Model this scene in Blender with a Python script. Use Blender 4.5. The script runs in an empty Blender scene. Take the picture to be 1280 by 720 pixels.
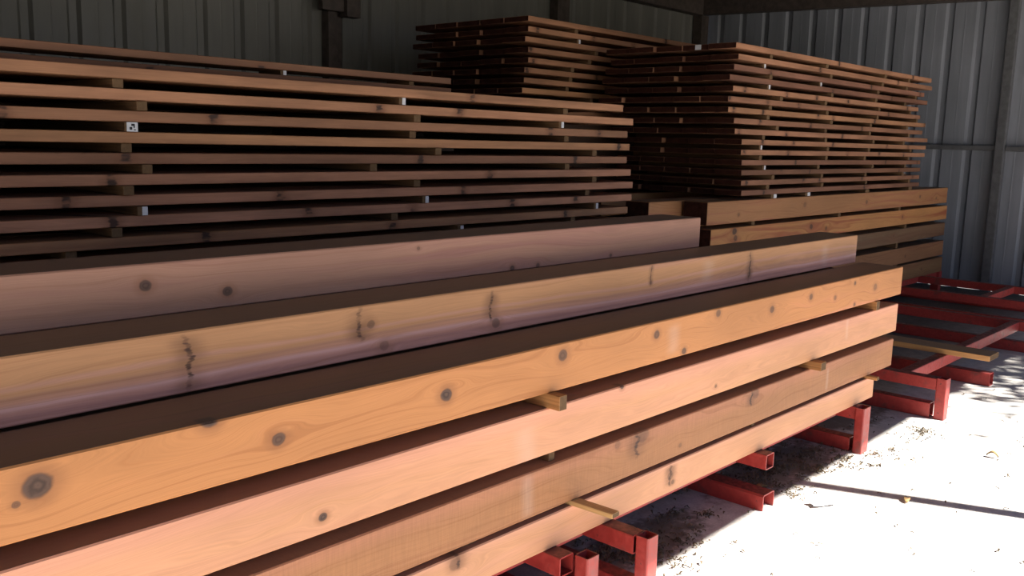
import bpy, bmesh, math, random
from mathutils import Matrix, Vector

rnd = random.Random(7)
S = bpy.context.scene
COL = S.collection

# ------------------------------------------------------------------ helpers
def link(o, parent=None):
    COL.objects.link(o)
    if parent is not None:
        o.parent = parent
    return o

def obj(name, me, mats, parent=None, loc=(0, 0, 0)):
    o = bpy.data.objects.new(name, me)
    o.location = loc
    if mats is not None:
        for m in (mats if isinstance(mats, (list, tuple)) else [mats]):
            if len(me.materials) < len(mats if isinstance(mats, (list, tuple)) else [mats]):
                me.materials.append(m)
    return link(o, parent)

def empty(name, loc):
    o = bpy.data.objects.new(name, None)
    o.location = loc
    o.empty_display_size = .1
    return link(o)

def tag(o, label, cat, group=None, kind=None):
    o['label'] = label
    o['category'] = cat
    if group: o['group'] = group
    if kind: o['kind'] = kind
    return o

def struct(o, label, cat):
    o['kind'] = 'structure'; o['label'] = label; o['category'] = cat
    return o

def mesh_from(name, verts, faces, mi=None, smooth=False):
    me = bpy.data.meshes.new(name)
    me.from_pydata(verts, [], faces)
    if mi:
        for p, i in zip(me.polygons, mi): p.material_index = i
    if smooth:
        for p in me.polygons: p.use_smooth = True
    me.update()
    return me

def bar_mesh(name, lx, ly, lz, c=.003, n=1, bow=None):
    """long bar along X, origin at centre of the bottom, chamfered edges; end faces use slot 1.
    bow(t) -> (dy, dz) bends it along its length"""
    hy = ly/2
    sec = [(-hy+c, 0), (hy-c, 0), (hy, c), (hy, lz-c), (hy-c, lz), (-hy+c, lz), (-hy, lz-c), (-hy, c)]
    V, F, MI = [], [], []
    # ends are chamfered too: first/last ring inset
    xs = [-lx/2 + lx*i/n for i in range(n+1)]
    rings = []
    def ring(x, t, inset):
        dy, dz = bow(t) if bow else (0, 0)
        base = len(V)
        for (y, z) in sec:
            yy = y*(1-inset/hy) + dy
            zz = lz/2 + (z-lz/2)*(1-2*inset/lz) + dz
            V.append((x, yy, zz))
        rings.append(base)
    e = c*.8
    ring(xs[0], 0, e)
    ring(xs[0]+e, 0, 0)
    for i in range(1, n): ring(xs[i], i/n, 0)
    ring(xs[-1]-e, 1, 0)
    ring(xs[-1], 1, e)
    for a, b in zip(rings, rings[1:]):
        for k in range(8):
            k2 = (k+1) % 8
            F.append((a+k, b+k, b+k2, a+k2)); MI.append(0)
    F.append(tuple(rings[0]+k for k in range(8))); MI.append(1)
    F.append(tuple(rings[-1]+k for k in reversed(range(8)))); MI.append(1)
    me = mesh_from(name, V, F, MI)
    bm = bmesh.new(); bm.from_mesh(me)
    bmesh.ops.recalc_face_normals(bm, faces=bm.faces)
    bm.to_mesh(me); bm.free()
    return me

def add_box(bm, x0, x1, y0, y1, z0, z1, bev=0):
    r = bmesh.ops.create_cube(bm, size=1, matrix=Matrix.Translation(((x0+x1)/2, (y0+y1)/2, (z0+z1)/2)) @ Matrix.Diagonal((x1-x0, y1-y0, z1-z0, 1)))
    if bev:
        es = list({e for v in r['verts'] for e in v.link_edges})
        bmesh.ops.bevel(bm, geom=es, offset=bev, segments=2, profile=.6, affect='EDGES')

def bm_mesh(name, fn):
    bm = bmesh.new(); fn(bm)
    bmesh.ops.recalc_face_normals(bm, faces=bm.faces)
    me = bpy.data.meshes.new(name); bm.to_mesh(me); bm.free()
    return me

def tube_mesh(name, axis, L, w, h, t=.005, r=.006):
    """hollow rectangular tube with open ends and slightly rounded corners, starting at the origin and
    running along +axis; w and h are the two cross sizes, centred on the axis"""
    def loop(w, h, r):
        pts = []
        for cx, cy, a0 in ((w/2-r, h/2-r, 0), (-w/2+r, h/2-r, 90), (-w/2+r, -h/2+r, 180), (w/2-r, -h/2+r, 270)):
            for k in range(3):
                a = math.radians(a0+45*k)
                pts.append((cx+r*math.cos(a), cy+r*math.sin(a)))
        return pts
    o = loop(w, h, r); i = loop(w-2*t, h-2*t, max(r-t, .001))
    V, F = [], []
    n = len(o)
    def put(a, b, s):
        if axis == 'X': return (s, a, b)
        if axis == 'Y': return (a, s, b)
        return (a, b, s)
    for s in (0, L):
        for (a, b) in o: V.append(put(a, b, s))
        for (a, b) in i: V.append(put(a, b, s))
    for k in range(n):
        k2 = (k+1) % n
        F += [(k, k2, 2*n+k2, 2*n+k), (n+k, 3*n+k, 3*n+k2, n+k2), (k, n+k, n+k2, k2), (2*n+k, 2*n+k2, 3*n+k2, 3*n+k)]
    me = mesh_from(name, V, F)
    bm = bmesh.new(); bm.from_mesh(me)
    bmesh.ops.recalc_face_normals(bm, faces=bm.faces); bm.to_mesh(me); bm.free()
    return me

def channel_mesh(name, L, w, h, t=.006):
    """inverted U channel along +Y standing on its two flanges"""
    P = [(-w/2, 0), (-w/2, h-.008), (-w/2+.008, h), (w/2-.008, h), (w/2, h-.008), (w/2, 0),
         (w/2-t, 0), (w/2-t, h-t-.004), (w/2-t-.004, h-t), (-w/2+t+.004, h-t), (-w/2+t, h-t-.004), (-w/2+t, 0)]
    n = len(P)
    V = [(a, 0, b) for a, b in P] + [(a, L, b) for a, b in P]
    F = [(k, (k+1) % n, n+(k+1) % n, n+k) for k in range(n)]
    for s in (0, n):
        F += [tuple(s+k for k in q) for q in ((0, 1, 10, 11), (1, 2, 9, 10), (2, 3, 8, 9), (3, 4, 7, 8), (4, 5, 6, 7))]
    me = mesh_from(name, V, F)
    bm = bmesh.new(); bm.from_mesh(me)
    bmesh.ops.recalc_face_normals(bm, faces=bm.faces); bm.to_mesh(me); bm.free()
    return me

# ------------------------------------------------------------------ node helper
class G:
    def __init__(self, name):
        self.m = bpy.data.materials.new(name); self.m.use_nodes = True
        self.t = self.m.node_tree; self.n = self.t.nodes; self.l = self.t.links
        self.bsdf = self.n['Principled BSDF']
    def new(self, ty, **kw):
        nd = self.n.new(ty)
        for k, v in kw.items(): setattr(nd, k, v)
        return nd
    def inp(self, sock, v):
        if v is None: return
        if hasattr(v, 'is_linked') or isinstance(v, bpy.types.NodeSocket): self.l.new(v, sock)
        else: sock.default_value = v
    def math(self, op, a, b=None, c=None, clamp=False):
        nd = self.new('ShaderNodeMath', operation=op); nd.use_clamp = clamp
        for i, v in enumerate((a, b, c)): self.inp(nd.inputs[i], v)
        return nd.outputs[0]
    def vmath(self, op, a, b=None):
        nd = self.new('ShaderNodeVectorMath', operation=op)
        self.inp(nd.inputs[0], a); self.inp(nd.inputs[1], b)
        return nd.outputs[0]
    def xyz(self, x, y, z):
        nd = self.new('ShaderNodeCombineXYZ')
        for i, v in enumerate((x, y, z)): self.inp(nd.inputs[i], v)
        return nd.outputs[0]
    def sep(self, v):
        nd = self.new('ShaderNodeSeparateXYZ'); self.inp(nd.inputs[0], v); return nd.outputs
    def noise(self, vec, scale=1, detail=2, rough=.5, dist=0):
        nd = self.new('ShaderNodeTexNoise'); self.inp(nd.inputs['Vector'], vec)
        nd.inputs['Scale'].default_value = scale; nd.inputs['Detail'].default_value = detail
        nd.inputs['Roughness'].default_value = rough; nd.inputs['Distortion'].default_value = dist
        return nd.outputs[0]
    def ramp(self, v, a, b, lo=0., hi=1., smooth=True):
        nd = self.new('ShaderNodeMapRange'); nd.interpolation_type = 'SMOOTHSTEP' if smooth else 'LINEAR'
        self.inp(nd.inputs[0], v)
        for i, q in zip((1, 2, 3, 4), (a, b, lo, hi)): nd.inputs[i].default_value = q
        return nd.outputs[0]
    def mix(self, f, a, b, mode='MIX'):
        nd = self.new('ShaderNodeMix', data_type='RGBA', blend_type=mode)
        self.inp(nd.inputs[0], f)
        for i, v in ((6, a), (7, b)):
            if isinstance(v, tuple) and len(v) == 3: v = (*v, 1)
            self.inp(nd.inputs[i], v)
        return nd.outputs[2]
    def obco(self):
        return self.new('ShaderNodeTexCoord').outputs['Object']
    def finish(self, color, rough=.6, bump=None, bstr=.2, bdist=.004, spec=.3, metal=0):
        self.inp(self.bsdf.inputs['Base Color'], (*color, 1) if isinstance(color, tuple) else color)
        self.inp(self.bsdf.inputs['Roughness'], rough)
        self.bsdf.inputs['Specular IOR Level'].default_value = spec
        self.inp(self.bsdf.inputs['Metallic'], metal)
        if bump is not None:
            nd = self.new('ShaderNodeBump'); self.inp(nd.inputs['Height'], bump)
            nd.inputs['Strength'].default_value = bstr; nd.inputs['Distance'].default_value = bdist
            self.l.new(nd.outputs[0], self.bsdf.inputs['Normal'])
        return self.m

def timber_mat(name, tan, pink, knots=(), seed=0., pinkamt=.5, grain=.35, pale=(), cracks=(), rough_sawn=0., band=None, yf=-.114, streaks=()):
    """sawn cedar. knots: (x, z, rx, depth) in the timber's own space; cracks: (x, z, h, w) short dark vertical checks;
    pale: (x, z, h, w) pale planer marks"""
    g = G(name)
    co = g.obco(); x, y, z = g.sep(co)
    off = g.vmath('ADD', co, (seed*3.1, seed*1.7, seed*2.3))
    w = g.noise(g.vmath('MULTIPLY', off, (.55, 4, 6)), 1, 2)
    w2 = g.noise(g.vmath('MULTIPLY', off, (2.2, 5, 12)), 1, 3)
    u = g.math('ADD', z, g.math('MULTIPLY', y, .7))
    u = g.math('ADD', u, g.math('MULTIPLY', g.math('SUBTRACT', w, .5), .22))
    u = g.math('ADD', u, g.math('MULTIPLY', g.math('SUBTRACT', w2, .5), .045))
    core = halo = None
    near = g.ramp(g.math('SUBTRACT', y, yf), .045, .02)     # branch knots reach only a little way in from the face
    ringsum = None
    wob = g.math('MULTIPLY', g.math('SUBTRACT', g.noise(g.vmath('MULTIPLY', off, (22, 8, 34)), 1, 3), .5), .55)
    for (kx, kz, r, dk) in knots:
        dx = g.math('MULTIPLY', g.math('SUBTRACT', x, kx), 1/(r*1.0))
        dz = g.math('MULTIPLY', g.math('SUBTRACT', z, kz), 1/(r*.85))
        d2 = g.math('ADD', g.math('MULTIPLY', dx, dx), g.math('MULTIPLY', dz, dz))
        d = g.math('ADD', g.math('SQRT', d2), wob)
        # grain swells around the knot: push u away above and below
        sw = g.math('MULTIPLY', g.math('MULTIPLY', dz, g.math('POWER', 2.718, g.math('MULTIPLY', g.math('ADD', g.math('MULTIPLY', dx, g.math('MULTIPLY', dx, .05)), g.math('MULTIPLY', dz, g.math('MULTIPLY', dz, .16))), -1.))), -r*1.1)
        u = g.math('ADD', u, sw)
        k = g.math('MULTIPLY', g.math('MULTIPLY', g.ramp(d, 1.08, .72), dk), near)
        core = k if core is None else g.math('MAXIMUM', core, k)
        h = g.math('MULTIPLY', g.math('MULTIPLY', g.ramp(d, 2.3, .9), dk*.45), near)
        halo = h if halo is None else g.math('MAXIMUM', halo, h)
        rg = g.math('MULTIPLY', g.math('SINE', g.math('ADD', g.math('MULTIPLY', d, 11.), g.math('MULTIPLY', wob, 14.))), k)
        ringsum = rg if ringsum is None else g.math('ADD', ringsum, rg)
    big = g.noise(g.xyz(g.math('MULTIPLY', x, .22), g.math('MULTIPLY', u, 15.), seed), 1, 2)
    lines = g.noise(g.xyz(g.math('MULTIPLY', x, .5), g.math('MULTIPLY', u, 75.), seed+5), 1, 3, .6)
    fine = g.noise(g.xyz(g.math('MULTIPLY', x, 7.), g.math('MULTIPLY', u, 420.), g.math('MULTIPLY', y, 120.)), 1, 2)
    blotch = g.noise(g.vmath('MULTIPLY', off, (1.3, 3, 5)), 1, 3)
    pf = g.ramp(g.math('ADD', big, g.math('MULTIPLY', g.math('SUBTRACT', blotch, .5), .35)), .62-pinkamt*.3, .82-pinkamt*.3)
    if band is not None:       # a reddish heartwood band along the timber (z0, z1)
        pf = g.math('MAXIMUM', g.math('MULTIPLY', pf, .5), g.ramp(g.math('ADD', z, g.math('MULTIPLY', g.math('SUBTRACT', w, .5), .05)), band[0], band[1]))
    c = g.mix(pf, tan, pink)
    zw = g.math('ADD', z, g.math('ADD', g.math('MULTIPLY', g.math('SUBTRACT', w, .5), .075), g.math('MULTIPLY', g.math('SUBTRACT', w2, .5), .015)))
    for (sz, sw_, sa, scol) in streaks:
        c = g.mix(g.math('MULTIPLY', g.ramp(g.math('ABSOLUTE', g.math('SUBTRACT', zw, sz)), sw_, 0.), sa), c, scol)
    ln = g.ramp(lines, .50, .68)
    c = g.mix(g.math('MULTIPLY', ln, grain), c, tuple(q*f for q, f in zip(tan, (.62, .5, .42))))
    c = g.mix(1., c, g.xyz(*(3*[g.math('ADD', .84, g.math('MULTIPLY', fine, .32))])), 'MULTIPLY')
    c = g.mix(1., c, g.xyz(*(3*[g.ramp(blotch, .25, .75, .86, 1.1)])), 'MULTIPLY')
    if core is not None:
        c = g.mix(halo, c, (.22, .085, .035))
        kc = g.mix(g.math('ADD', .35, g.math('MULTIPLY', ringsum, .28), clamp=True), (.028, .018, .015), (.115, .065, .048))
        c = g.mix(g.math('MULTIPLY', core, .93), c, kc)
    for (cx, cz, h, wd) in cracks:
        jag = g.math('MULTIPLY', g.math('SUBTRACT', g.noise(g.vmath('MULTIPLY', off, (4, 1, 30)), 1, 4, .7), .5), wd*2.2)
        jx = g.math('ABSOLUTE', g.math('ADD', g.math('SUBTRACT', x, cx), jag))
        env = g.math('MULTIPLY', g.ramp(g.math('ABSOLUTE', g.math('SUBTRACT', z, cz)), h, h*.55), near)
        st = g.math('MULTIPLY', g.math('MULTIPLY', g.ramp(jx, wd*2.2, 0.), env), g.ramp(w2, .3, .7, .25, .8))
        c = g.mix(st, c, (.16, .07, .035))
        f = g.math('MULTIPLY', g.math('MULTIPLY', g.ramp(jx, wd*.35, wd*.1), env), g.ramp(lines, .35, .6, .25, .9))
        c = g.mix(f, c, (.05, .022, .015))
    for (cx, cz, h, wd) in pale:
        f = g.math('MULTIPLY', g.ramp(g.math('ABSOLUTE', g.math('ADD', g.math('SUBTRACT', x, cx), g.math('MULTIPLY', g.math('SUBTRACT', w2, .5), wd))), wd*1.3, 0.), g.ramp(g.math('ABSOLUTE', g.math('SUBTRACT', z, cz)), h, h*.5))
        c = g.mix(g.math('MULTIPLY', g.math('MULTIPLY', f, near), .16), c, (.72, .58, .5))
    nz = g.sep(g.new('ShaderNodeNewGeometry').outputs['Normal'])[2]
    c = g.mix(g.math('MULTIPLY', g.ramp(nz, .7, .95), g.ramp(blotch, .3, .7, .6, .85)), c, (.18, .13, .095))     # dust and weathering on the upper face
    bump = g.math('ADD', g.math('MULTIPLY', fine, .5), g.math('MULTIPLY', lines, .5))
    if rough_sawn:
        saw = g.noise(g.xyz(g.math('MULTIPLY', x, 260.), g.math('MULTIPLY', z, 14.), g.math('MULTIPLY', y, 14.)), 1, 2)
        bump = g.math('ADD', bump, g.math('MULTIPLY', saw, rough_sawn))
        c = g.mix(1., c, g.xyz(*(3*[g.ramp(saw, .3, .7, 1-.16*rough_sawn, 1+.1*rough_sawn)])), 'MULTIPLY')
    return g.finish(c, .58, bump, .25, .002, .28)

def end_mat(name, a, b):
    g = G(name)
    co = g.obco(); x, y, z = g.sep(co)
    info = g.new('ShaderNodeObjectInfo').outputs['Random']
    cy = g.math('ADD', y, g.math('MULTIPLY', info, .3)); cz = g.math('ADD', z, .12)
    d = g.math('SQRT', g.math('ADD', g.math('MULTIPLY', cy, cy), g.math('MULTIPLY', cz, cz)))
    rings = g.noise(g.xyz(g.math('MULTIPLY', d, 170.), info, 0.), 1, 2)
    bl = g.noise(co, 26, 3)
    c = g.mix(rings, a, b)
    c = g.mix(1., c, g.xyz(*(3*[g.ramp(bl, .3, .7, .7, 1.15)])), 'MULTIPLY')
    return g.finish(c, .85, rings, .2, .001, .1)

def board_mat(name, sparse=0.):
    """shared by every board: object colour = (tone, redness, seed)"""
    g = G(name)
    co = g.obco()
    oi = g.new('ShaderNodeObjectInfo')
    tone, red, sd = g.sep(oi.outputs['Color'])
    off = g.vmath('ADD', co, g.xyz(g.math('MULTIPLY', sd, 91.), g.math('MULTIPLY', sd, 37.), g.math('MULTIPLY', sd, 53.)))
    x, y, z = g.sep(off)
    w = g.noise(g.vmath('MULTIPLY', off, (1.1, 7, 14)), 1, 3)
    u = g.math('ADD', g.math('ADD', z, g.math('MULTIPLY', y, .5)), g.math('MULTIPLY', g.math('SUBTRACT', w, .5), .07))
    big = g.noise(g.xyz(g.math('MULTIPLY', x, .45), g.math('MULTIPLY', u, 40.), sd), 1, 3)
    fine = g.noise(g.xyz(g.math('MULTIPLY', x, 6.), g.math('MULTIPLY', u, 260.), g.math('MULTIPLY', y, 90.)), 1, 2)
    pale = g.mix(red, (.40, .20, .088), (.42, .195, .125))
    dark = g.mix(red, (.08, .04, .022), (.075, .026, .017))
    c = g.mix(tone, dark, pale)
    c = g.mix(g.math('MULTIPLY', g.ramp(big, .42, .72), .5), c, g.mix(.5, c, (.17, .065, .035)))
    c = g.mix(1., c, g.xyz(*(3*[g.math('ADD', .82, g.math('MULTIPLY', fine, .36))])), 'MULTIPLY')
    bl = g.noise(g.vmath('MULTIPLY', off, (1.6, 5, 10)), 1, 4, .6)
    c = g.mix(1., c, g.xyz(*(3*[g.ramp(bl, .28, .72, .72, 1.22)])), 'MULTIPLY')
    # scattered knots
    vo = g.new('ShaderNodeTexVoronoi', feature='F1', distance='EUCLIDEAN', voronoi_dimensions='1D')
    wob = g.math('MULTIPLY', g.math('SUBTRACT', g.noise(g.vmath('MULTIPLY', off, (30, 8, 70)), 1, 3), .5), .06)
    g.inp(vo.inputs['W'], g.math('ADD', g.math('MULTIPLY', x, 1.55), g.math('MULTIPLY', y, 1.3)))
    vo.inputs['Scale'].default_value = 1.
    rr = g.sep(vo.outputs['Color'])[0]
    d = g.math('ADD', vo.outputs['Distance'], wob)
    on = g.math('GREATER_THAN', rr, .42)
    pz = g.ramp(g.noise(g.vmath('MULTIPLY', off, (9, 4, 40)), 1, 2), .36, .56)
    k = g.math('MULTIPLY', g.math('MULTIPLY', g.ramp(d, .034, .014), on), pz)
    h = g.math('MULTIPLY', g.ramp(d, .10, .01), g.math('MULTIPLY', on, .55))
    c = g.mix(h, c, (.15, .06, .03)); c = g.mix(g.math('MULTIPLY', k, .9), c, (.03, .016, .012))
    return g.finish(c, .62, fine, .2, .0015, .25)

def strip_mat(name='spacer_wood', ca=(.11, .06, .03), cb=(.2, .11, .052)):
    g = G(name)
    co = g.obco(); sd = g.new('ShaderNodeObjectInfo').outputs['Random']
    x, y, z = g.sep(co)
    n = g.noise(g.xyz(g.math('MULTIPLY', x, 3.), g.math('MULTIPLY', y, 150.), g.math('ADD', g.math('MULTIPLY', z, 150.), g.math('MULTIPLY', sd, 50.))), 1, 3)
    c = g.mix(sd, ca, cb)
    c = g.mix(1., c, g.xyz(*(3*[g.ramp(n, .25, .75, .7, 1.2)])), 'MULTIPLY')
    return g.finish(c, .7, n, .2, .001, .2)

def paint_mat():
    g = G('red_painted_steel')
    geo = g.new('ShaderNodeNewGeometry').outputs['Position']
    a = g.noise(geo, 9, 5, .62); b = g.noise(geo, 42, 4, .6)
    c = g.mix(g.ramp(b, .35, .7), (.33, .034, .028), (.42, .05, .04))
    c = g.mix(g.ramp(a, .46, .3), c, (.2, .045, .038))
    wear = g.math('MULTIPLY', g.ramp(b, .60, .70), g.ramp(a, .44, .6))
    c = g.mix(wear, c, (.06, .03, .025))
    # darker top faces
    nz = g.sep(g.new('ShaderNodeNewGeometry').outputs['Normal'])[2]
    top_dark = g.math('MULTIPLY', g.ramp(nz, .6, .95), g.ramp(b, .3, .6, .25, .7))
    c = g.mix(top_dark, c, (.045, .026, .024))
    return g.finish(c, g.ramp(b, .3, .7, .38, .6), b, .15, .002, .5)

def plain(name, col, rough=.6, spec=.3, nscale=30, amt=.15, metal=0):
    g = G(name)
    n = g.noise(g.new('ShaderNodeNewGeometry').outputs['Position'], nscale, 4, .6)
    c = g.mix(1., (*col, 1), g.xyz(*(3*[g.ramp(n, .25, .75, 1-amt, 1+amt)])), 'MULTIPLY')
    return g.finish(c, rough, None, spec=spec, metal=metal)

def sheet_mat(name, col, rough=.45, spec=.45):
    g = G(name)
    p = g.new('ShaderNodeNewGeometry').outputs['Position']
    st = g.noise(g.vmath('MULTIPLY', p, (9, 9, .7)), 1, 4, .6)
    bl = g.noise(p, 1.4, 3)
    c = g.mix(1., (*col, 1), g.xyz(*(3*[g.ramp(st, .3, .7, .88, 1.08)])), 'MULTIPLY')
    c = g.mix(1., c, g.xyz(*(3*[g.ramp(bl, .3, .7, .92, 1.06)])), 'MULTIPLY')
    return g.finish(c, g.ramp(st, .3, .7, rough-.08, rough+.1), None, spec=spec)

def ground_mat():
    g = G('dusty_ground')
    p = g.new('ShaderNodeNewGeometry').outputs['Position']
    a = g.noise(p, .9, 5, .6); b = g.noise(p, 14, 5, .65); d = g.noise(p, 90, 3, .6)
    c = g.mix(g.ramp(a, .35, .65), (.50, .47, .43), (.575, .545, .51))
    c = g.mix(1., c, g.xyz(*(3*[g.ramp(b, .25, .75, .8, 1.12)])), 'MULTIPLY')
    c = g.mix(1., c, g.xyz(*(3*[g.ramp(d, .25, .75, .88, 1.08)])), 'MULTIPLY')
    c = g.mix(1., c, g.xyz(*(3*[g.ramp(g.math('ADD', g.sep(p)[1], g.math('MULTIPLY', a, .8)), 2.1, 3.3, 1., .22)])), 'MULTIPLY')     # darker further in under the stacks
    px_, py_, _pz = g.sep(p)
    soil = None
    for (cx, cy, rx, ry) in ((4.2, 2.02, .62, .22), (2.95, 1.99, .5, .17), (5.35, 2.2, .5, .25)):
        q = g.math('ADD', g.math('POWER', g.math('ABSOLUTE', g.math('MULTIPLY', g.math('SUBTRACT', px_, cx), 1/rx)), 2.), g.math('POWER', g.math('ABSOLUTE', g.math('MULTIPLY', g.math('SUBTRACT', py_, cy), 1/ry)), 2.))
        e_ = g.ramp(g.math('ADD', q, g.math('MULTIPLY', g.math('SUBTRACT', b, .5), 2.6)), 1.2, .35)
        soil = e_ if soil is None else g.math('MAXIMUM', soil, e_)
    c = g.mix(g.math('MULTIPLY', soil, .8), c, (.11, .085, .06))       # rotted litter trodden into the ground
    # grass and soil colours further out, added to cut bounce from the unseen yard
    yy = g.math('ADD', g.sep(p)[1], g.math('MULTIPLY', g.math('SUBTRACT', g.noise(p, .35, 4), .5), 5.))
    c = g.mix(g.ramp(yy, -6., -9.), c, g.mix(b, (.16, .14, .09), (.28, .25, .17)))
    hgt = g.math('ADD', g.math('MULTIPLY', b, .7), g.math('MULTIPLY', d, .25))
    return g.finish(c, .9, hgt, .35, .012, .15)

M = {}
M['board'] = board_mat('cedar_board_wood')
M['bend'] = end_mat('board_end_grain', (.030, .010, .007), (.06, .02, .012))
M['tend'] = end_mat('timber_end_grain', (.04, .014, .01), (.08, .03, .018))
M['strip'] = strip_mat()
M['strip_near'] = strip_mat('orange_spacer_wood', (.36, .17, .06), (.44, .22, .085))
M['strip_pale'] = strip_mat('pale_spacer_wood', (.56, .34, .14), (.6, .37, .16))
M['stripend'] = plain('spacer_end_grain', (.14, .085, .045), .8, .1, 60)
M['white'] = plain('white_paper', (.62, .62, .64), .7, .2, 60, .06)
M['ink'] = plain('black_ink', (.03, .03, .035), .7, .2)
M['red'] = paint_mat()
M['wall'] = sheet_mat('grey_wall_sheet', (.235, .245, .275))
M['backwall'] = sheet_mat('grey_back_sheet', (.155, .15, .132))
M['green'] = plain('green_leaf', (.06, .10, .03), .6, .3, 8, .3)
M['roof'] = sheet_mat('roof_sheet', (.06, .057, .05))
M['steel'] = plain('brown_primer_steel', (.075, .058, .05), .6, .3, 14, .25)
M['girt'] = plain('grey_girt_steel', (.11, .11, .115), .5, .4, 14, .2)
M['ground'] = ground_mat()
M['leaf'] = plain('dry_leaf', (.23, .15, .07), .8, .15, 25, .5)
M['chips'] = plain('leaf_litter', (.12, .092, .06), .85, .1, 9, .6)
M['plank'] = timber_mat('yellow_plank_wood', (.6, .33, .12), (.5, .25, .1), [], 3.3, .4)

# ------------------------------------------------------------------ camera (solved from the photograph's vanishing points)
F = 1150.
vx = Vector((1715-640, 202-360, F)).normalized()
vd = Vector((486-640, 7350-360, F)); vd = (vd - vd.dot(vx)*vx).normalized()
vz = -vd
vy = vz.cross(vx)
Rw = Matrix((vx, vy, vz))               # camera (right, down, forward) -> world
right = Rw @ Vector((1, 0, 0)); down = Rw @ Vector((0, 1, 0)); fwd = Rw @ Vector((0, 0, 1))
cam = bpy.data.objects.new('camera', bpy.data.cameras.new('camera'))
cam.data.sensor_width = 36; cam.data.lens = F/1280*36
cam.data.clip_start = .05; cam.data.clip_end = 300
m = Matrix((right, -down, -fwd)).transposed().to_4x4()
m.translation = Vector((0, 0, 1.6))
cam.matrix_world = m
COL.objects.link(cam); S.camera = cam

# ------------------------------------------------------------------ front timber stacks
TH, TY = .157, .2345
def timber(x0, x1, yf, z0, ly, lz, mat, label, group, bow=None, end=None):
    me = bar_mesh('cedar_timber', x1-x0, ly, lz, .004, 16, bow)
    o = obj('cedar_timber', me, [mat, end or M['tend']], None, ((x0+x1)/2, yf+ly/2, z0))
    tag(o, label, 'timber', group, 'thing')
    return o

def L(px, x0, x1, z0):                  # photo feature on a front face -> timber's own x and z
    return (px[0]-(x0+x1)/2, px[1]-z0)

X0 = .15
# row one, four timbers: (x end, z bottom)
row1 = [(5.262, .795), (5.238, .588), (5.215, .390), (4.978, .250)]
def K(lst, x0, x1, z0): return [(*L((a, b), x0, x1, z0), r, d) for a, b, r, d in lst]

def front_group(): return 'cedar timbers in the front stack'
x1, z0 = row1[0]
mats1 = [
 timber_mat('timber_amber', (.50, .212, .074), (.53, .21, .095),
   K([(.647, .901, .033, 1), (.605, .873, .010, .7), (1.019, .961, .026, 1), (1.198, .871, .022, .9), (1.754, .877, .024, 1),
      (2.274, .911, .025, .85), (2.815, .904, .02, .8), (3.009, .812, .017, .8), (3.253, .931, .02, .7), (3.715, .891, .022, .75),
      (4.102, .906, .02, .7), (4.375, .872, .017, .55), (4.606, .922, .013, .8), (4.877, .874, .024, .5), (4.62, .81, .013, .7)], X0, x1, z0), 1., .25, .42,
   pale=K([(2.93, .87, .07, .05)], X0, x1, z0)),
 timber_mat('timber_salmon', (.64, .32, .155), (.66, .31, .19),
   K([(2.613, .744, .013, .95), (1.326, .635, .015, 1), (3.268, .625, .009, .6), (.62, .60, .012, .5)], X0, row1[1][0], row1[1][1]), 2., .75, .16,
   pale=K([(2.1, .64, .08, .06), (4.55, .69, .07, .02)], X0, row1[1][0], row1[1][1]), band=(.06, .14)),
 timber_mat('timber_brown', (.38, .17, .07), (.43, .18, .095),
   K([(2.763, .531, .036, .45), (3.619, .528, .032, .5), (2.60, .53, .02, .35), (3.02, .43, .013, .4)], X0, row1[2][0], row1[2][1]), 3., .3, .45,
   pale=K([(2.117, .47, .09, .035), (4.36, .46, .07, .02)], X0, row1[2][0], row1[2][1]), cracks=K([(2.72, .5, .06, .04), (3.58, .52, .05, .03)], X0, row1[2][0], row1[2][1]), rough_sawn=.4, band=(.08, .16)),
 timber_mat('timber_peach', (.66, .33, .17), (.70, .34, .21),
   K([(1.80, .345, .025, .45), (2.96, .32, .022, .55), (2.98, .29, .012, .6)], X0, row1[3][0], row1[3][1]), 4., .65, .2, band=(.08, .13),
   cracks=K([(2.96, .32, .05, .028), (1.81, .36, .045, .03)], X0, row1[3][0], row1[3][1])),
]
lab1 = ['amber cedar timber with round dark knots, top of the front stack',
        'smooth salmon cedar timber, second from top in the front stack',
        'rough brown cedar timber, third from top in the front stack',
        'peach cedar timber resting on the red rack arms under the front stack']
T1 = []
for (xe, zb), mt, lb in zip(row1, mats1, lab1):
    T1.append(timber(X0, xe, 1.856, zb, TY, TH if zb > .3 else .112+.01, mt, lb, front_group()))

# row two: one timber in view, four below it out of sight
x2 = 5.17
m2 = timber_mat('timber_orange_pink', (.55, .275, .125), (.52, .25, .20),
     K([(1.67, 1.056, .017, .6), (3.111, 1.04, .01, .5), (3.93, 1.0, .02, .35), (2.20, .99, .022, .6), (1.72, .985, .02, .4)], X0, x2, .958), 5., .3, .3,
     cracks=K([(1.096, 1.03, .085, .03), (1.63, 1.06, .06, .03), (2.175, 1.05, .06, .025), (3.93, 1.04, .08, .022), (3.11, 1.07, .05, .012)], X0, x2, .958),
     pale=K([(3.55, 1.05, .06, .06), (4.75, 1.03, .07, .05)], X0, x2, .958), band=(.085, .02),
     streaks=((.088, .012, .55, (.60, .31, .24)), (.036, .011, .7, (.62, .36, .33)), (.060, .010, .45, (.36, .17, .12)), (.014, .010, .5, (.34, .15, .13))))
timber(X0, x2, 2.092, .958, .225, TH, m2, 'orange and plum cedar timber with dark checks, lying just behind the topmost amber timber', None)
hid = timber_mat('timber_plain', (.5, .27, .12), (.42, .2, .12), [(-1.2, .08, .02, .8), (.4, .05, .018, .8), (1.5, .1, .02, .7)], 6., .5, .35)
hid_dark = timber_mat('timber_shade_dark', (.06, .035, .022), (.05, .026, .018), [], 8., .5, .35)  # near-black wood colour stands in for deep shade on unseen timbers
HID = 'cedar timbers buried in the middle rows'
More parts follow.
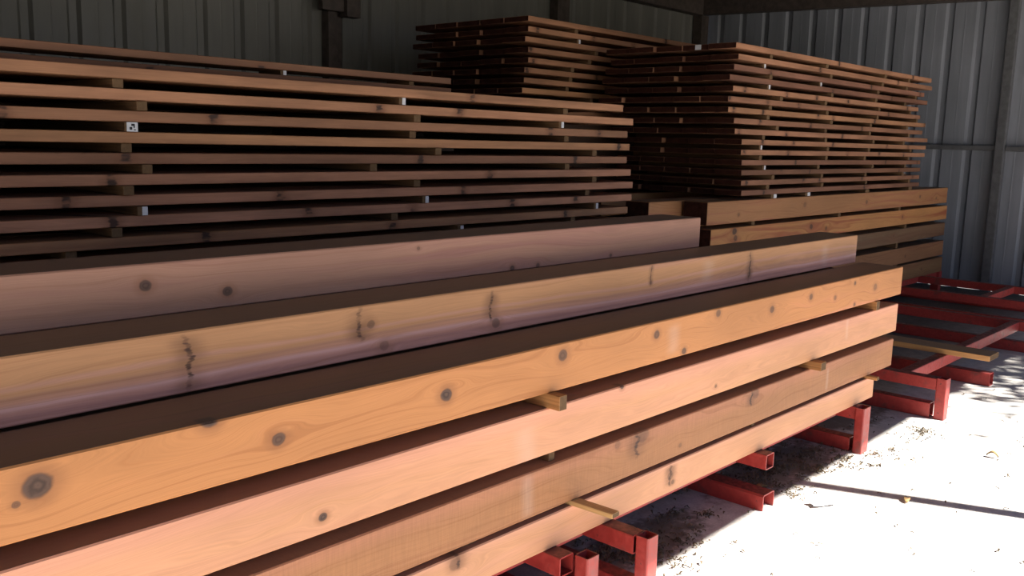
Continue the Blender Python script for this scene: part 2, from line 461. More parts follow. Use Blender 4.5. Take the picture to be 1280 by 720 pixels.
for k in range(4):
    timber(X0, 5.12-.03*k, 2.092, .25+.177*k, .225, .152, hid, 'cedar timber buried below the visible timber of its row', HID)
# row three
x3 = 3.86
m3 = timber_mat('timber_dusky_pink', (.43, .225, .15), (.37, .175, .13),
     K([(1.105, 1.197, .019, .9), (1.344, 1.157, .018, .9), (2.532, 1.122, .014, .8), (2.678, 1.121, .012, .7), (3.149, 1.125, .01, .7), (2.06, 1.23, .008, .5)], X0, x3, 1.112), 7., .5, .25)
timber(X0, x3, 2.328, 1.112, .225, .143, m3, 'dusky pink cedar timber with small knots, directly under the long board pack', None)
for k in range(5):
    timber(X0, 3.82-.02*k, 2.328, .25+.172*k, .225, .152, hid, 'cedar timber buried below the visible timber of its row', HID)

# ------------------------------------------------------------------ spacer strips
def strip_mesh(length, w, h):
    key = (round(length, 3), round(w, 4), round(h, 4))
    if key not in strip_mesh.c:
        me = bar_mesh('spacer_strip', length, w, h, .002, 1)
        me.materials.append(M['strip']); me.materials.append(M['stripend'])
        strip_mesh.c[key] = me
    return strip_mesh.c[key]
strip_mesh.c = {}
tag_me = bm_mesh('paper_tag', lambda bm: add_box(bm, -.5, .5, -.5, .5, -.5, .5))
tag_me.materials.append(M['white'])
def strip(x, yf, z0, length, w, h, label, group, white=None, skew=0.):
    """a spacer running along Y from its front end at yf"""
    o = bpy.data.objects.new('spacer_strip', strip_mesh(length, w, h))
    link(o)
    o.rotation_euler = (0, 0, math.pi/2+skew)
    o.location = (x - math.sin(skew)*length/2, yf+length/2*math.cos(skew), z0)
    tag(o, label, 'spacer', group)
    if white:
        t = bpy.data.objects.new('paper_tag' if white == 'paper' else 'painted_end', tag_me); link(t, o)
        t.location = (-length/2-.0012, 0, h/2); t.scale = (.002, w*.5, h*.96); t.location.y = -w*.2
        if white == 'paper':
            t.scale = (.002, w*1.02, h*1.0)
            mk = bpy.data.objects.new('printed_mark', ink_me); link(mk, t)
            t['label'] = 'white paper tag with black marks'
    return o
def ink(bm):
    for (y0, y1, z0, z1) in ((-.22, .1, .1, .34), (-.22, -.1, -.1, .1), (.02, .26, -.3, .0), (-.3, -.12, -.36, -.24)):
        add_box(bm, -.9, -.4, y0, y1, z0, z1)
ink_me = bm_mesh('printed_mark', ink); ink_me.materials.append(M['ink'])

g12, g23, g34 = (.745, .795), (.547, .588), (.374, .390)
SP = 'spacers between the front timbers'
def fs(x, yf, za, zb, ln, lb, w=.038, skew=0., gap=.0004):
    o = strip(x, yf, za+gap, ln, w, zb-za-2*gap, lb, SP, None, skew)
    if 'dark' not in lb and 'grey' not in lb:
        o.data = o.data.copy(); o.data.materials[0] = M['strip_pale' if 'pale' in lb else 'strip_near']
fs(2.222, 1.806, .745, .795, .24, 'short spacer end sticking out under the amber timber, mid-length')
fs(4.915, 1.846, .745, .795, .22, 'spacer under the amber timber close to its sawn end', .045)
fs(.95, 1.99, .745, .795, .08, 'spacer recessed under the amber timber below its big round knots')
fs(2.262, 1.88, .547, .588, .18, 'recessed dark spacer under the salmon timber, mid-length', .03)
fs(4.175, 1.80, .547, .588, .25, 'short spacer end sticking out under the salmon timber', .055)
fs(.95, 2.0, .547, .588, .07, 'spacer recessed deep under the salmon timber')
fs(2.375, 1.69, .372, .390, .36, 'long pale spacer sticking far out over the peach timber', .042, .05)
fs(4.885, 1.80, .372, .390, .25, 'spacer sticking out under the brown timber near its sawn end', .035)
fs(3.64, 1.87, .372, .390, .2, 'recessed grey spacer over the peach timber, beyond the long pale one', .03)
fs(1.885, 1.88, .372, .390, .18, 'dark recessed spacer above the stained mark on the peach timber', .05)

# ------------------------------------------------------------------ board packs
PITCH, BT, SH = .0757, .041, .0347
ORD = ['top', 'second', 'third', 'fourth', 'fifth', 'sixth', 'seventh', 'eighth', 'ninth', 'tenth', 'eleventh', 'twelfth', 'thirteenth', 'fourteenth', 'fifteenth']
def bows(k):
    a, b, p = ((.0006, .0018, .3), (-.0006, -.0016, 1.9), (.0005, .002, 4.1))[k]
    return lambda t: (b*math.sin(math.pi*t+p)*1.2, a*math.sin(2*math.pi*t+p))
def board_meshes(L_, w):
    r = []
    for k in range(3):
        me = bar_mesh('cedar_board', L_, w, BT-.0012, .0025, 14, bows(k))
        me.materials.append(M['board']); me.materials.append(M['bend'])
        r.append(me)
    return r
def board(me, x1, L_, y, z, label, group, col, from_left=False):
    o = bpy.data.objects.new('cedar_board', me); link(o)
    o.location = (x1+L_/2 if from_left else x1-L_/2, y, z)
    o.color = (*col, 1)
    tag(o, label, 'board', group, 'thing')
    return o
WORD = {0: 'top'}
def tonew(t, r):
    if t > .85: return 'pale tan' if r < .55 else 'pale pinkish'
    if t > .6: return 'light brown' if r < .55 else 'dusty pink'
    if t > .38: return 'mid brown' if r < .55 else 'reddish brown'
    return 'dark brown'

# long pack (its far ends are in view, its near ends lie outside the frame)
W = 'long board pack'
yF = 3.30
ends = [4.526, 4.637, 4.585, 4.608, 4.588, 4.636, 4.658, 4.656, 4.620, 4.660]
tones = [(.86, .35), (1.0, .45), (.62, .4), (.92, .2), (.42, .55), (.85, .75), (.85, .8), (1.0, .75), (.75, .3), (.9, .4)]
LB = 4.88
bm3 = board_meshes(LB, .228)
nW, stepY = 5, .234
top_long = 1.822
for k in range(10):
    z = top_long-PITCH*k-BT
    for j in range(nW):
        t, r = tones[k] if j == 0 else (rnd.uniform(.3, .9), rnd.uniform(.2, .8))
        xe = ends[k] if j == 0 else 4.62+rnd.uniform(-.06, .04)
        if j == 0:
            lb = f'{tonew(t, r)} board, front edge of the {W}, {ORD[k]} full layer'
        else:
            lb = f'board in the {ORD[k]} full layer of the {W}, {ORD[j]} from front'
        board(bm3[(k+j) % 3], xe, LB, yF+.114+stepY*j, z, lb, 'boards in the '+W, (t, r, rnd.random()))
# two short boards lying on the pack
bs = board_meshes(3.6, .20)
for me in bs: pass
b1 = board(bs[0], 3.245, 3.6, 3.53, top_long+.0006, f'dark short board lying flat on top of the {W}, under another', 'loose boards on the '+W, (.3, .5, .31)); b1.scale.z = .62
b0 = board(bs[1], 3.245, 3.6, 3.53, top_long+.0262+.0196, f'dark short board topmost on the {W}, held up by a spacer', 'loose boards on the '+W, (.2, .3, .77)); b0.scale.z = .74
for i, (xx, wh) in enumerate(((2.28, 'p'), (.9, None), (3.0, None))):
    strip(xx, 3.45, top_long+.0264, .17, .03, .019, f'thin spacer under topmost board of the {W}, ' + ('with a white end', 'near the frame edge', 'near the end of that board')[i], 'spacers in the '+W, 'p' if wh else None)

LS = [[1.503, 2.829, 4.01], [1.573, 2.898, 3.925], [1.526, 2.899, 4.033], [1.528, 3.027, 4.241], [1.595, 2.661, 4.028],
      [1.508, 2.927, 4.289], [1.559, 2.953, 4.242], [1.467, 2.78, 4.269], [1.313, 3.179, 4.119]]
WH = {(1, 2): 'p', (2, 0): 'paper', (6, 0): 'p', (6, 1): 'p', (7, 2): 'p', (8, 1): 'p', (0, 1): 'p'}
PL = ('knotty near part', 'middle', 'far sawn end')
def gapword(k): return ORD[k] if k else 'first'
for k in range(9):
    for j, x in enumerate(LS[k]):
        wh = WH.get((k, j))
        lb = f'{"white-tagged " if wh == "paper" else "white-ended " if wh else ""}spacer in the {gapword(k)} gap down the {W}, {("near one", "middle one", "by the sawn ends")[j]}'
        strip(x, yF+rnd.uniform(-.03, .025), top_long-PITCH*(k+1)+.0004, 1.16, .04, SH-.0014, lb, 'spacers in the '+W, wh, rnd.uniform(-.012, .012))
# spacers and timbers that carry the long pack
zb = top_long-PITCH*9-BT
for j, x in enumerate((1.3, 2.9, 4.2)):
    strip(x, yF+.02, 1.0708, 1.16, .04, zb-1.0708-.0006, f'spacer under lowest layer of the {W}, {("near one", "middle one", "by the sawn ends")[j]}', 'spacers in the '+W)
for c in (0, 1):
    for k in range(5):
        timber(-.2, 4.66, yF+.02+c*.93, .25+.1649*k, .2, .160, hid, 'cedar timber buried under the long board pack', 'timbers carrying the '+W)

# tall pack on the knotty timbers by the grey side wall
W2 = 'tall board pack'
y2 = 3.43
le = [6.033, 6.072, 6.019, 5.972, 6.021, 5.962, 5.976, 6.065, 6.085, 6.2, 6.194, 6.214, 6.224, 6.224, 6.238]
re_ = [10.04, 10.0, 9.93, 9.95, 9.8, 9.85, 9.92, 9.9, 10.08, 10.02, 10.06, 9.75, 9.95, 9.97, 9.9]
tn = [(.95, .3), (.95, .35), (.6, .7), (.4, .6), (.98, .3), (.72, .4), (1.0, .1), (.68, .4), (.85, .35), (.95, .25), (.92, .35), (.5, .5), (.3, .3), (.6, .4), (.4, .5)]
top2 = 2.330
lens = [3.72, 3.85, 4.0]
tm = {}
for q in lens: tm[q] = board_meshes(q, .228)
for k in range(15):
    z = top2-PITCH*k-BT
    for j in range(5):
        if j == 0:
            q = min(lens, key=lambda v: abs(v-(re_[k]-le[k]))); xl = le[k]; t, r = tn[k][0]*.86, min(1, tn[k][1]+.2)
            lb = f'{tonew(t, r)} board, front edge of the {W2}, {ORD[k]} layer'
        else:
            q = rnd.choice(lens); xl = le[k]+.02+rnd.uniform(-.03, .03); t, r = rnd.uniform(.25, .8), rnd.uniform(.3, .8)
            lb = f'dark-ended board in the {ORD[k]} layer of the {W2}, {ORD[j]} from front'
        o = board(tm[q][(k*2+j) % 3], xl, q, y2+.114+stepY*j, z, lb, 'boards in the '+W2, (t, r, rnd.random()), True)
        if k == 0 and j == 1:
            t_ = bpy.data.objects.new('paper_tag', tag_me); link(t_, o); t_.location = (-q/2-.0015, -.02, BT/2); t_.scale = (.002, .05, .036)
            t_['label'] = 'white paper tag on the sawn end'
for k in range(14):
    for j, x in enumerate((6.62, 7.55, 8.65, 9.55)):
        wh = 'p' if (k, j) in ((1, 0), (9, 0), (11, 0), (3, 0), (2, 1)) else None
        lb = f'spacer {"with white end " if wh else ""}in the {gapword(k)} gap down the {W2}, {("by dark ends", "second along", "third along", "by the far wall")[j]}'
        strip(x+rnd.uniform(-.16, .16), y2+rnd.uniform(-.02, .03), top2-PITCH*(k+1)+.0004, 1.16, .045, SH-.0014, lb, 'spacers in the '+W2, wh, rnd.uniform(-.015, .015))
z15 = top2-PITCH*14-BT
for j, x in enumerate((6.75, 7.35, 8.6, 9.7)):
    strip(x, y2-.005, 1.1975, 1.16, .09, z15-1.1975-.0006, f'wide flat spacer right under the {W2}, {("first", "second", "third", "fourth")[j]} from the dark ends', 'spacers in the '+W2, 'p' if j < 2 else None)

def side_mats():
    r = []
    spec = [((.37, .175, .075), (.32, .12, .065), [(-2.1, .06, .02, .5), (-1.0, .1, .03, .4), (.3, .08, .025, .6), (1.7, .09, .02, .7), (2.2, .06, .018, .6)]),
            ((.47, .22, .08), (.32, .095, .045), [(-2.2, .12, .035, .9), (-2.18, .07, .03, .7), (-.9, .09, .03, .8), (-.6, .06, .025, .6), (1.2, .08, .02, .6)]),
            ((.17, .10, .055), (.16, .08, .045), [(-.5, .07, .02, .6), (1.0, .08, .02, .6)]),
            ((.25, .12, .058), (.2, .085, .045), [(.2, .08, .03, .6), (1.4, .07, .02, .7)]),
            ((.25, .135, .062), (.22, .105, .05), [(1.9, .08, .02, .6)])]
    for i, (a, b, kn) in enumerate(spec):
        r.append(timber_mat('side_timber_'+('amber', 'blotched', 'weathered', 'ruddy', 'lowest')[i], a, b, kn, 10.+i, .5, .5))
    return r
SM = side_mats()
zt5 = [1.028, .845, .663, .440, .25]
zh5 = [.167, .150, .142, .164, .167]
xl5 = [5.770, 5.838, 5.86, 5.80, 5.82]; xr5 = [10.87, 10.91, 10.89, 10.90, 10.92]
dsc = ['amber timber with wavy grain, top of the stack under the tall board pack', 'orange timber with a dark red blotch, second under the tall board pack',
       'weathered dark timber, third down under the tall board pack', 'ruddy brown timber, fourth down under the tall board pack', 'lowest timber under the tall board pack, resting on the red rack']
for k in range(5):
    timber(xl5[k], xr5[k], y2, zt5[k], .2, zh5[k], SM[k], dsc[k], 'timbers under the '+W2)
for c in (1, 2):
    for k in range(5):
        if c == 1: xa = 5.36 if k == 0 else 5.5
        else: xa = 5.75
        lb = 'reddish dark-ended timber just behind the amber one under the tall board pack' if (c, k) == (1, 0) else 'cedar timber buried behind the stack under the tall board pack'
        timber(xa, 10.7, y2+(.222 if c == 1 else .93), zt5[k], .2, zh5[k], SM[0] if (c, k) == (1, 0) else hid, lb, 'timbers under the '+W2)
for k in range(4):
    for j, x in enumerate((6.55, 8.0, 9.6)):
        za = zt5[k+1]+zh5[k+1]; zb_ = zt5[k]
        strip(x+rnd.uniform(-.1, .1), y2-.004+rnd.uniform(0, .03), za+.0004, 1.12, .05, zb_-za-.0008,
              f'spacer in the {gapword(k)} gap between timbers under the {W2}, {("by dark ends", "middle one", "far one")[j]}', 'spacers between the timbers under the '+W2)

# back pack near the rear wall
W3 = 'rear board pack'
y3 = 4.76
top3 = 2.523
bm4 = board_meshes(4.9, .246)
for k in range(10):
    z = top3-PITCH*k-BT
    for j in range(5):
        t, r = ((.8, .4), (.8, .4), (.75, .35), (.75, .45), (.75, .45), (.7, .4), (.72, .4), (.95, .1), (.6, .4), (.6, .4))[k] if j == 0 else (rnd.uniform(.25, .7), rnd.uniform(.3, .8))
        xl = 5.285+(.0, .0, -.03, .01, .01, -.03, -.03, -.05, 0, 0)[k]+(0 if j == 0 else rnd.uniform(-.02, .03))
        lb = (f'{tonew(t, r)} board, front edge of the {W3}, {ORD[k]} layer' if j == 0 else
              f'dark-ended board in the {ORD[k]} layer of the {W3}, {ORD[j]} from front')
        o = board(bm4[(k+2*j) % 3], xl, 4.9, y3+.123+.254*j, z, lb, 'boards in the '+W3, (t, r, rnd.random()), True)
for k in range(9):
    for j, x in enumerate((5.95, 7.6, 9.3)):
        wh = 'p' if (k, j) in ((1, 0), (1, 1)) else None
        lb = f'spacer {"with white end " if wh else ""}in the {gapword(k)} gap down the {W3}, {("by dark ends", "middle one", "at the far end")[j]}'
        strip(x+rnd.uniform(-.2, .2), y3+rnd.uniform(-.01, .03), top3-PITCH*(k+1)+.0004, 1.25, .04, SH-.0014, lb, 'spacers in the '+W3, wh, rnd.uniform(-.012, .012))
zr = top3-PITCH*9-BT
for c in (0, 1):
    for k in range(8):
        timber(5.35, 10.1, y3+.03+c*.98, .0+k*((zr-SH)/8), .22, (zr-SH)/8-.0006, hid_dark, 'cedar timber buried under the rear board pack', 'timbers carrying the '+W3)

for j, x in enumerate((5.9, 7.6, 9.3)):
    strip(x, y3+.02, zr-SH, 1.24, .04, SH-.0014, f'spacer under lowest layer of the {W3}, {("by dark ends", "middle one", "at the far end")[j]}', 'spacers in the '+W3)
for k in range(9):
    timber(-.2, 4.5, 4.72, .002+k*.2, .21, .1994, hid_dark, 'cedar timber behind the long board pack, coloured dark for deep shade', 'timbers behind the '+W)  # unseen timbers added so the gaps of the pack in front stay dark
# ------------------------------------------------------------------ red steel racks
TW = .072
def t_arm(root, x, y0, y1, z0, h=.07, w=TW, name='arm'):
    o = obj(name, tube_mesh(name, 'Y', y1-y0, w, h), M['red'], root)
    o.location = Vector((x, y0, z0+h/2))-root.location
def t_rail(root, x0, x1, y, z0, h=.07, w=.07, name='rail'):
    o = obj(name, tube_mesh(name, 'X', x1-x0, w, h), M['red'], root)
    o.location = Vector((x0, y, z0+h/2))-root.location
def t_post(root, x, y, h, w=.066, d=.056, z0=0.):
    o = obj('post', tube_mesh('post', 'Z', h, w, d), M['red'], root)
    o.location = Vector((x, y, z0))-root.location
ZT = .2494
r1 = empty('steel_rack', (3, 1.9, 0))
tag(r1, 'red painted steel tube rack under the front timber stack', 'rack', 'red steel racks')
for x, ya in ((1.1, 1.79), (2.245, 1.787), (2.565, 1.722), (3.686, 1.80), (4.752, 1.84)):
    t_arm(r1, x, ya, 4.62, ZT-.07)
    if abs(x-3.686) < .01:
        o = obj('base', channel_mesh('base', 2.8, .104, .074), M['red'], r1); o.location = Vector((3.672, 1.787, .0))-r1.location
    else:
        t_arm(r1, x, ya+.02, 4.62, .0, .075, TW, 'base')
    for yy in (2.9, 4.4): t_post(r1, x, yy, ZT-.07-.075, z0=.075)
for x, y, h, d in ((2.298, 1.744, .25, .056), (2.574, 1.694, .249, .054), (4.752, 1.815, .248, .05), (1.1, 1.76, .249, .056)):
    t_post(r1, x, y, h, .064 if x < 4 else .09, d)
t_rail(r1, 1.14, 4.80, 1.98, .176, .068)
t_rail(r1, 1.14, 4.80, 3.15, .176, .068)

r2 = empty('steel_rack', (6.5, 2, 0))
tag(r2, 'red steel rack carrying a loose yellow plank beyond the front stack', 'rack', 'red steel racks')
t_arm(r2, 5.727, 1.752, 4.66, ZT-.072, .072, .075)
t_arm(r2, 5.727, 1.775, 4.66, 0, .092, .075, 'base')
t_post(r2, 5.727, 1.722, .252, .075, .06)
t_arm(r2, 6.83, 1.745, 4.66, 0, .09, .09, 'base')
t_arm(r2, 8.22, 1.70, 4.66, ZT-.078, .078, .075)
t_arm(r2, 8.22, 1.70, 4.66, 0, .085, .075, 'base')
t_rail(r2, 5.765, 8.185, 1.965, .172, .075)
t_rail(r2, 5.765, 8.185, 3.02, .172, .075)
for x in (5.727, 8.22):
    for yy in (3.45, 4.4): t_post(r2, x, yy, .09, z0=.09)

r3 = empty('steel_rack', (9.8, 2.2, 0))
tag(r3, 'dark red steel rack standing closest to the grey side wall', 'rack', 'red steel racks')
for x, ya in ((9.35, 1.8), (10.35, 1.9)):
    t_arm(r3, x, ya, 4.66, ZT-.075, .075, .075)
    t_arm(r3, x, ya, 4.66, 0, .085, .075, 'base')
    for yy in (2.0, 3.7, 4.4): t_post(r3, x, yy, .09, z0=.085)
t_rail(r3, 8.9, 10.9, 3.50, .176, .07)
t_rail(r3, 9.39, 10.31, 2.55, .176, .07)
t_post(r3, 10.93, 3.48, .25, .09, .09)

pk = bar_mesh('wood_plank', 1.75, .20, .036, .003, 6)
p = obj('wood_plank', pk, [M['plank'], M['stripend']], None, (6.53, 1.665+.875, .2486)); p.rotation_euler = (0, 0, math.pi/2)
tag(p, 'yellowish loose plank lying across the rails of the red rack', 'plank', kind='thing')

# ------------------------------------------------------------------ ground, litter
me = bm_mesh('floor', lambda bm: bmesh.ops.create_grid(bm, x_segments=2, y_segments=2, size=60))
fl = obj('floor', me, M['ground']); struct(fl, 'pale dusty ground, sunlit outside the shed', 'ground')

def flakes(n, area, seed):
    r = random.Random(seed); V, Fc = [], []
    for _ in range(n):
        x, y = area(r)
        L_ = r.uniform(.006, .026); w = r.uniform(.004, .011); a = r.uniform(0, 6.28); h = r.uniform(.002, .012); cu = r.uniform(.0, .004)
        ca, sa = math.cos(a), math.sin(a); b = len(V)
        for s, zz in ((-1, h*.3), (0, h+cu), (1, h*.3)):
            for q in (-1, 1):
                ww = w*(1 if s == 0 else .35)
                px, py = s*L_/2, q*ww/2
                for dz in (0, .0012):
                    V.append((x+px*ca-py*sa, y+px*sa+py*ca, max(zz, .001)+dz+(.003*q if s else 0)+.003))
        for i in range(2):
            o = b+i*4; n2 = o+4
            Fc += [(o, n2, n2+2, o+2), (o+1, o+3, n2+3, n2+1), (o, o+1, n2+1, n2), (o+2, n2+2, n2+3, o+3)]
        Fc += [(b, b+2, b+3, b+1), (b+8, b+9, b+11, b+10)]
    return V, Fc
rc = random.Random(21)
spots = []
for n_, (cx, sx_), (cy, sy_) in ((46, (4.15, .26), (2.0, .10)), (34, (2.95, .22), (1.99, .09)), (9, (4.6, .2), (1.72, .05)), (5, (5.4, .2), (1.68, .04)), (7, (3.6, .4), (2.2, .1))):
    spots += [(rc.gauss(cx, sx_), rc.gauss(cy, sy_), rc.uniform(.02, .065)) for _ in range(n_)]
def area(r):
    if r.random() < .06: return r.uniform(2.2, 8.), r.uniform(.6, 1.8)
    if r.random() < .12: return r.uniform(2.4, 5.5), r.uniform(1.7, 2.4)
    x, y, q = r.choice(spots)
    return x+r.gauss(0, q), y+r.gauss(0, q*.8)
V, Fc = flakes(1900, area, 5)
lt = obj('leaf_litter', mesh_from('leaf_litter', V, Fc), M['chips'])
tag(lt, 'dry leaf litter and bark crumbs scattered on the ground by the rack feet', 'litter', kind='stuff')

def leaf_mesh(L_, w, curl):
    V, Fc = [], []; n = 7
    for i in range(n):
        t = i/(n-1); ww = w*math.sin(math.pi*min(1, .06+t*.92))**.8
        z = curl*math.sin(math.pi*t)+.003
        for s in (-1, 0, 1):
            V.append(((t-.5)*L_, s*ww/2, z+abs(s)*curl*.4))
    for i in range(n-1):
        for s in (0, 1):
            a = i*3+s; Fc.append((a, a+3, a+4, a+1))
    return mesh_from('dry_leaf', V, Fc, smooth=True)
lm = [leaf_mesh(.07, .028, .012), leaf_mesh(.05, .022, .018)]
for me_ in lm: me_.materials.append(M['leaf'])
for i, (x, y, sc, lb) in enumerate(((4.22, 1.375, 1.0, 'curled dry leaf lying on the thin pole shadow'), (5.19, 1.28, 1.2, 'dry leaf alone on the sunlit ground beyond the pole shadow'),
                       (3.86, 1.92, 1.2, 'dry leaf in front of the grey litter by the inverted channel foot'), (2.86, 1.50, 1.0, 'pale dry leaf near the foot of the large red post'))):
    o = bpy.data.objects.new('dry_leaf', lm[i % 2]); link(o); o.location = (x, y, .002); o.rotation_euler = (0, 0, i*1.3+.3); o.scale = (sc, sc, sc)
    md = o.modifiers.new('thick', 'SOLIDIFY'); md.thickness = .0015
    tag(o, lb, 'leaf', 'dry leaves on the ground')
def scrap(bm):
    r = random.Random(3); g = bmesh.ops.create_grid(bm, x_segments=5, y_segments=4, size=.5)
    for v in bm.verts: v.co = Vector((v.co.x*.13+r.uniform(-.004, .004), v.co.y*.055+r.uniform(-.004, .004), .006+.012*abs(v.co.x)+r.uniform(0, .006)))
o = obj('paper_scrap', bm_mesh('paper_scrap', scrap), M['white'], None, (3.89, 1.63, 0)); o.rotation_euler = (0, 0, -.5)
md = o.modifiers.new('thick', 'SOLIDIFY'); md.thickness = .001
tag(o, 'crumpled white paper scrap on sunlit ground by the pole shadow', 'paper')

# ------------------------------------------------------------------ shed
def ribbed(name, length, height, pitch, depth, phase=0., slope=0.):
    """sheet wall in local X (along) / Z (up), ribs recessed towards +Y, with small stiffener ribs between; 1.2 mm solid"""
    prof = []
    x = -phase
    while x < length+pitch:
        prof += [(x+.0, 0), (x+pitch*.30, 0), (x+pitch*.315, -.0015), (x+pitch*.335, -.0015), (x+pitch*.35, 0),
                 (x+pitch*.66, 0), (x+pitch*.74, depth), (x+pitch*.90, depth), (x+pitch*.97, 0)]
        x += pitch
    prof = [q for q in prof if 0 <= q[0] <= length]
    V, Fc = [], []
    for (a, b) in prof:
        V += [(a, b, 0), (a, b, height), (a, b+.0015, height), (a, b+.0015, 0)]
    for i in range(len(prof)-1):
        a = i*4; b = a+4
        for k in range(4): Fc.append((a+k, b+k, b+(k+1) % 4, a+(k+1) % 4))
    return mesh_from(name, V, Fc)
XW, YW = 11.55, 7.15
wb = obj('wall_back', ribbed('wall_back', 17.4, 3.62, .34, .03, .04), M['backwall'], None, (-5.8, YW, 0)); struct(wb, 'dark grey ribbed sheet metal back wall', 'wall')
wr = obj('wall_right', ribbed('wall_right', 8.45, 3.65, .335, .035, .28), M['wall'], None, (XW, YW, .004)); wr.rotation_euler = (0, 0, -math.pi/2); struct(wr, 'blue-grey ribbed sheet metal side wall', 'wall')
wl = obj('wall_left', ribbed('wall_left', 9.3, 3.6, .335, .035, .1), M['backwall'], None, (-5.8, -2.1, 0)); wl.rotation_euler = (0, 0, math.pi/2); struct(wl, 'grey ribbed sheet metal wall outside the frame', 'wall')

EAVE_Z, EAVE_Y, ROT = 3.36, -1.175, .0187
def roof(bm):
    # follows the slightly skewed eave; 3 cm deep sheet with a folded eave
    x0, x1 = -6, 12
    pts = [(x0, YW+.1, 3.66), (x1, YW+.1, 3.66), (x1, EAVE_Y+ROT*x1, EAVE_Z), (x0, EAVE_Y+ROT*x0, EAVE_Z)]
    lo = [bm.verts.new(p) for p in pts]; hi = [bm.verts.new((p[0], p[1], p[2]+.04)) for p in pts]
    bm.faces.new(lo); bm.faces.new(hi[::-1])
    for i in range(4): bm.faces.new((lo[i], lo[(i+1) % 4], hi[(i+1) % 4], hi[i]))
rf = obj('ceiling', bm_mesh('ceiling', roof), M['roof']); struct(rf, 'dark sheet roof over the shed', 'roof')

nt = [0]
def trim(fn, mat, label, cat='steel framing'):
    nt[0] += 1
    o = obj(f'trim_{nt[0]}', bm_mesh('trim', fn), mat); struct(o, label, cat); return o
xi = XW-.012
trim(lambda bm: add_box(bm, xi-.10, xi-.002, 3.055, 3.150, 0, 3.40, .006), M['girt'], 'steel post on the grey side wall', 'post')
trim(lambda bm: add_box(bm, xi-.07, xi-.002, 3.155, YW-.12, 1.615, 1.672, .012), M['girt'], 'horizontal rail on the grey side wall behind the tall pack', 'rail')
trim(lambda bm: add_box(bm, xi-.07, xi-.002, -1.25, 3.05, 1.612, 1.668, .012), M['girt'], 'horizontal rail on the grey side wall towards the open front', 'rail')
def header(bm):
    # bottom edge drops a little towards the open front
    V = [(xi-.16, YW-.05, 3.375), (xi-.16, -.85, 3.172), (xi-.16, -.85, 3.335), (xi-.16, YW-.05, 3.60)]
    a = [bm.verts.new(v) for v in V]; b = [bm.verts.new((v[0]+.15, v[1], v[2])) for v in V]
    bm.faces.new(a); bm.faces.new(b[::-1])
    for i in range(4): bm.faces.new((a[i], a[(i+1) % 4], b[(i+1) % 4], b[i]))
trim(header, M['steel'], 'dark steel beam along the top of the side wall', 'beam')
trim(lambda bm: add_box(bm, -5.7, XW-.2, YW-.16, YW-.01, 3.36, 3.58, .006), M['steel'], 'dark steel beam along the top of the back wall', 'beam')
yb = YW-.012
trim(lambda bm: (add_box(bm, 5.13, 5.23, yb-.10, yb-.002, 0, 3.36, .004), add_box(bm, 5.23, 5.31, yb-.06, yb-.002, 0, 3.36, .004)), M['steel'], 'dark steel post on the back wall behind the long pack', 'post')
def bracket(bm):
    add_box(bm, 5.02, 5.34, yb-.17, yb-.104, 2.70, 3.34, .004)
    add_box(bm, 5.25, 5.40, yb-.22, yb-.104, 2.66, 3.34, .004)
trim(bracket, M['steel'], 'dark steel bracket clamped high on the back wall post', 'bracket')
trim(lambda bm: add_box(bm, 8.29, 8.50, yb-.12, yb-.002, 0, 3.36, .004), M['steel'], 'dark steel post on the back wall behind the rear pack', 'post')
trim(lambda bm: add_box(bm, XW-.22, XW-.04, yb-.14, yb-.002, 0, 3.36, .004), M['steel'], 'dark corner post where the two walls meet', 'post')
def pole(bm):
    bmesh.ops.create_cone(bm, cap_ends=True, segments=20, radius1=.045, radius2=.045, depth=EAVE_Z, matrix=Matrix.Translation((5.21, EAVE_Y+.18, EAVE_Z/2)))
trim(pole, M['steel'], 'round steel pole holding up the open front of the roof', 'post')

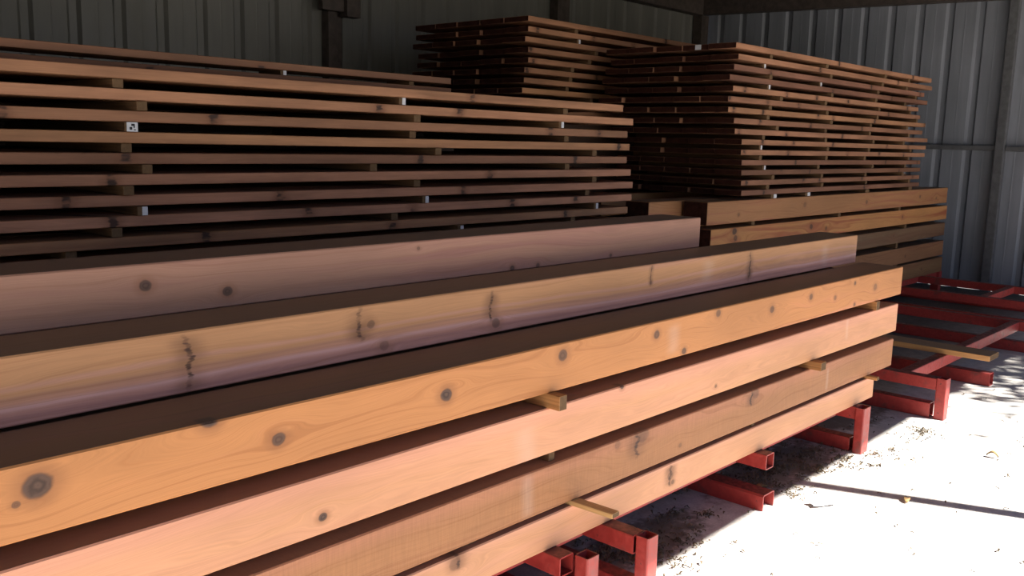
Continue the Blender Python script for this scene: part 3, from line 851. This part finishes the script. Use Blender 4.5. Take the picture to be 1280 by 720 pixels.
# a tree outside the open front, whose outer twigs dapple the ground by the far racks
tr = empty('tree', (10.15, -3.55, 0)); tag(tr, 'leafy tree standing outside the open front, beyond the frame', 'tree')
def trunk(bm):
    rt = random.Random(2)
    def limb(a, b, ra, rb):
        d = b-a; m_ = Matrix.Translation((a+b)/2) @ d.to_track_quat('Z', 'Y').to_matrix().to_4x4()
        bmesh.ops.create_cone(bm, cap_ends=True, segments=10, radius1=ra, radius2=rb, depth=d.length, matrix=m_)
    a = Vector((0, 0, 0)); b = Vector((-.2, .3, 2.2)); limb(a, b, .16, .12)
    for t_ in ((-1.7, 2.1, 4.6), (-1.0, 1.4, 5.2), (.4, .6, 5.4), (-.2, -1.0, 5.0), (-2.3, 1.6, 4.3)):
        limb(b, Vector(t_), .07, .015)
o = obj('trunk', bm_mesh('trunk', trunk), M['steel'], tr)
rl = random.Random(11); V, Fc = [], []
for _ in range(2600):
    c = Vector((-.9, 1.1, 4.7))+Vector((rl.gauss(0, .75), rl.gauss(0, .6), rl.gauss(0, .45)))
    a = Vector((rl.uniform(-1, 1), rl.uniform(-1, 1), rl.uniform(-.5, .5))).normalized(); n_ = a.orthogonal().normalized()
    L_ = rl.uniform(.05, .10); b0 = len(V)
    V += [tuple(c-a*L_), tuple(c+n_*L_*.35), tuple(c+a*L_), tuple(c-n_*L_*.35)]; Fc.append((b0, b0+1, b0+2, b0+3))
obj('foliage', mesh_from('foliage', V, Fc), M['green'], tr)

# ------------------------------------------------------------------ light
sd = Vector((.37, -.93, 1.08)).normalized()
sun = bpy.data.objects.new('sun', bpy.data.lights.new('sun', 'SUN'))
sun.data.energy = 7.0; sun.data.angle = math.radians(.55); sun.data.color = (1, .96, .90)
sun.rotation_euler = sd.to_track_quat('Z', 'Y').to_euler()
COL.objects.link(sun)
wd = bpy.data.worlds.new('world'); S.world = wd; wd.use_nodes = True
nt_ = wd.node_tree
bg = nt_.nodes['Background']
tc = nt_.nodes.new('ShaderNodeTexCoord'); sx = nt_.nodes.new('ShaderNodeSeparateXYZ'); rp = nt_.nodes.new('ShaderNodeValToRGB')
nt_.links.new(tc.outputs['Generated'], sx.inputs[0]); nt_.links.new(sx.outputs[2], rp.inputs[0]); nt_.links.new(rp.outputs[0], bg.inputs[0])
e = rp.color_ramp.elements
e[0].position = 0; e[0].color = (.95, .93, .95, 1); e[1].position = .6; e[1].color = (.12, .26, .68, 1)
e2 = rp.color_ramp.elements.new(.13); e2.color = (.40, .52, .78, 1)
bg.inputs[1].default_value = .38

S.view_settings.view_transform = 'Standard'; S.view_settings.look = 'None'
S.view_settings.gamma = 1; S.view_settings.use_curve_mapping = False
S.view_settings.exposure = 1.66
S.cycles.max_bounces = 8; S.cycles.diffuse_bounces = 5; S.cycles.use_denoising = True
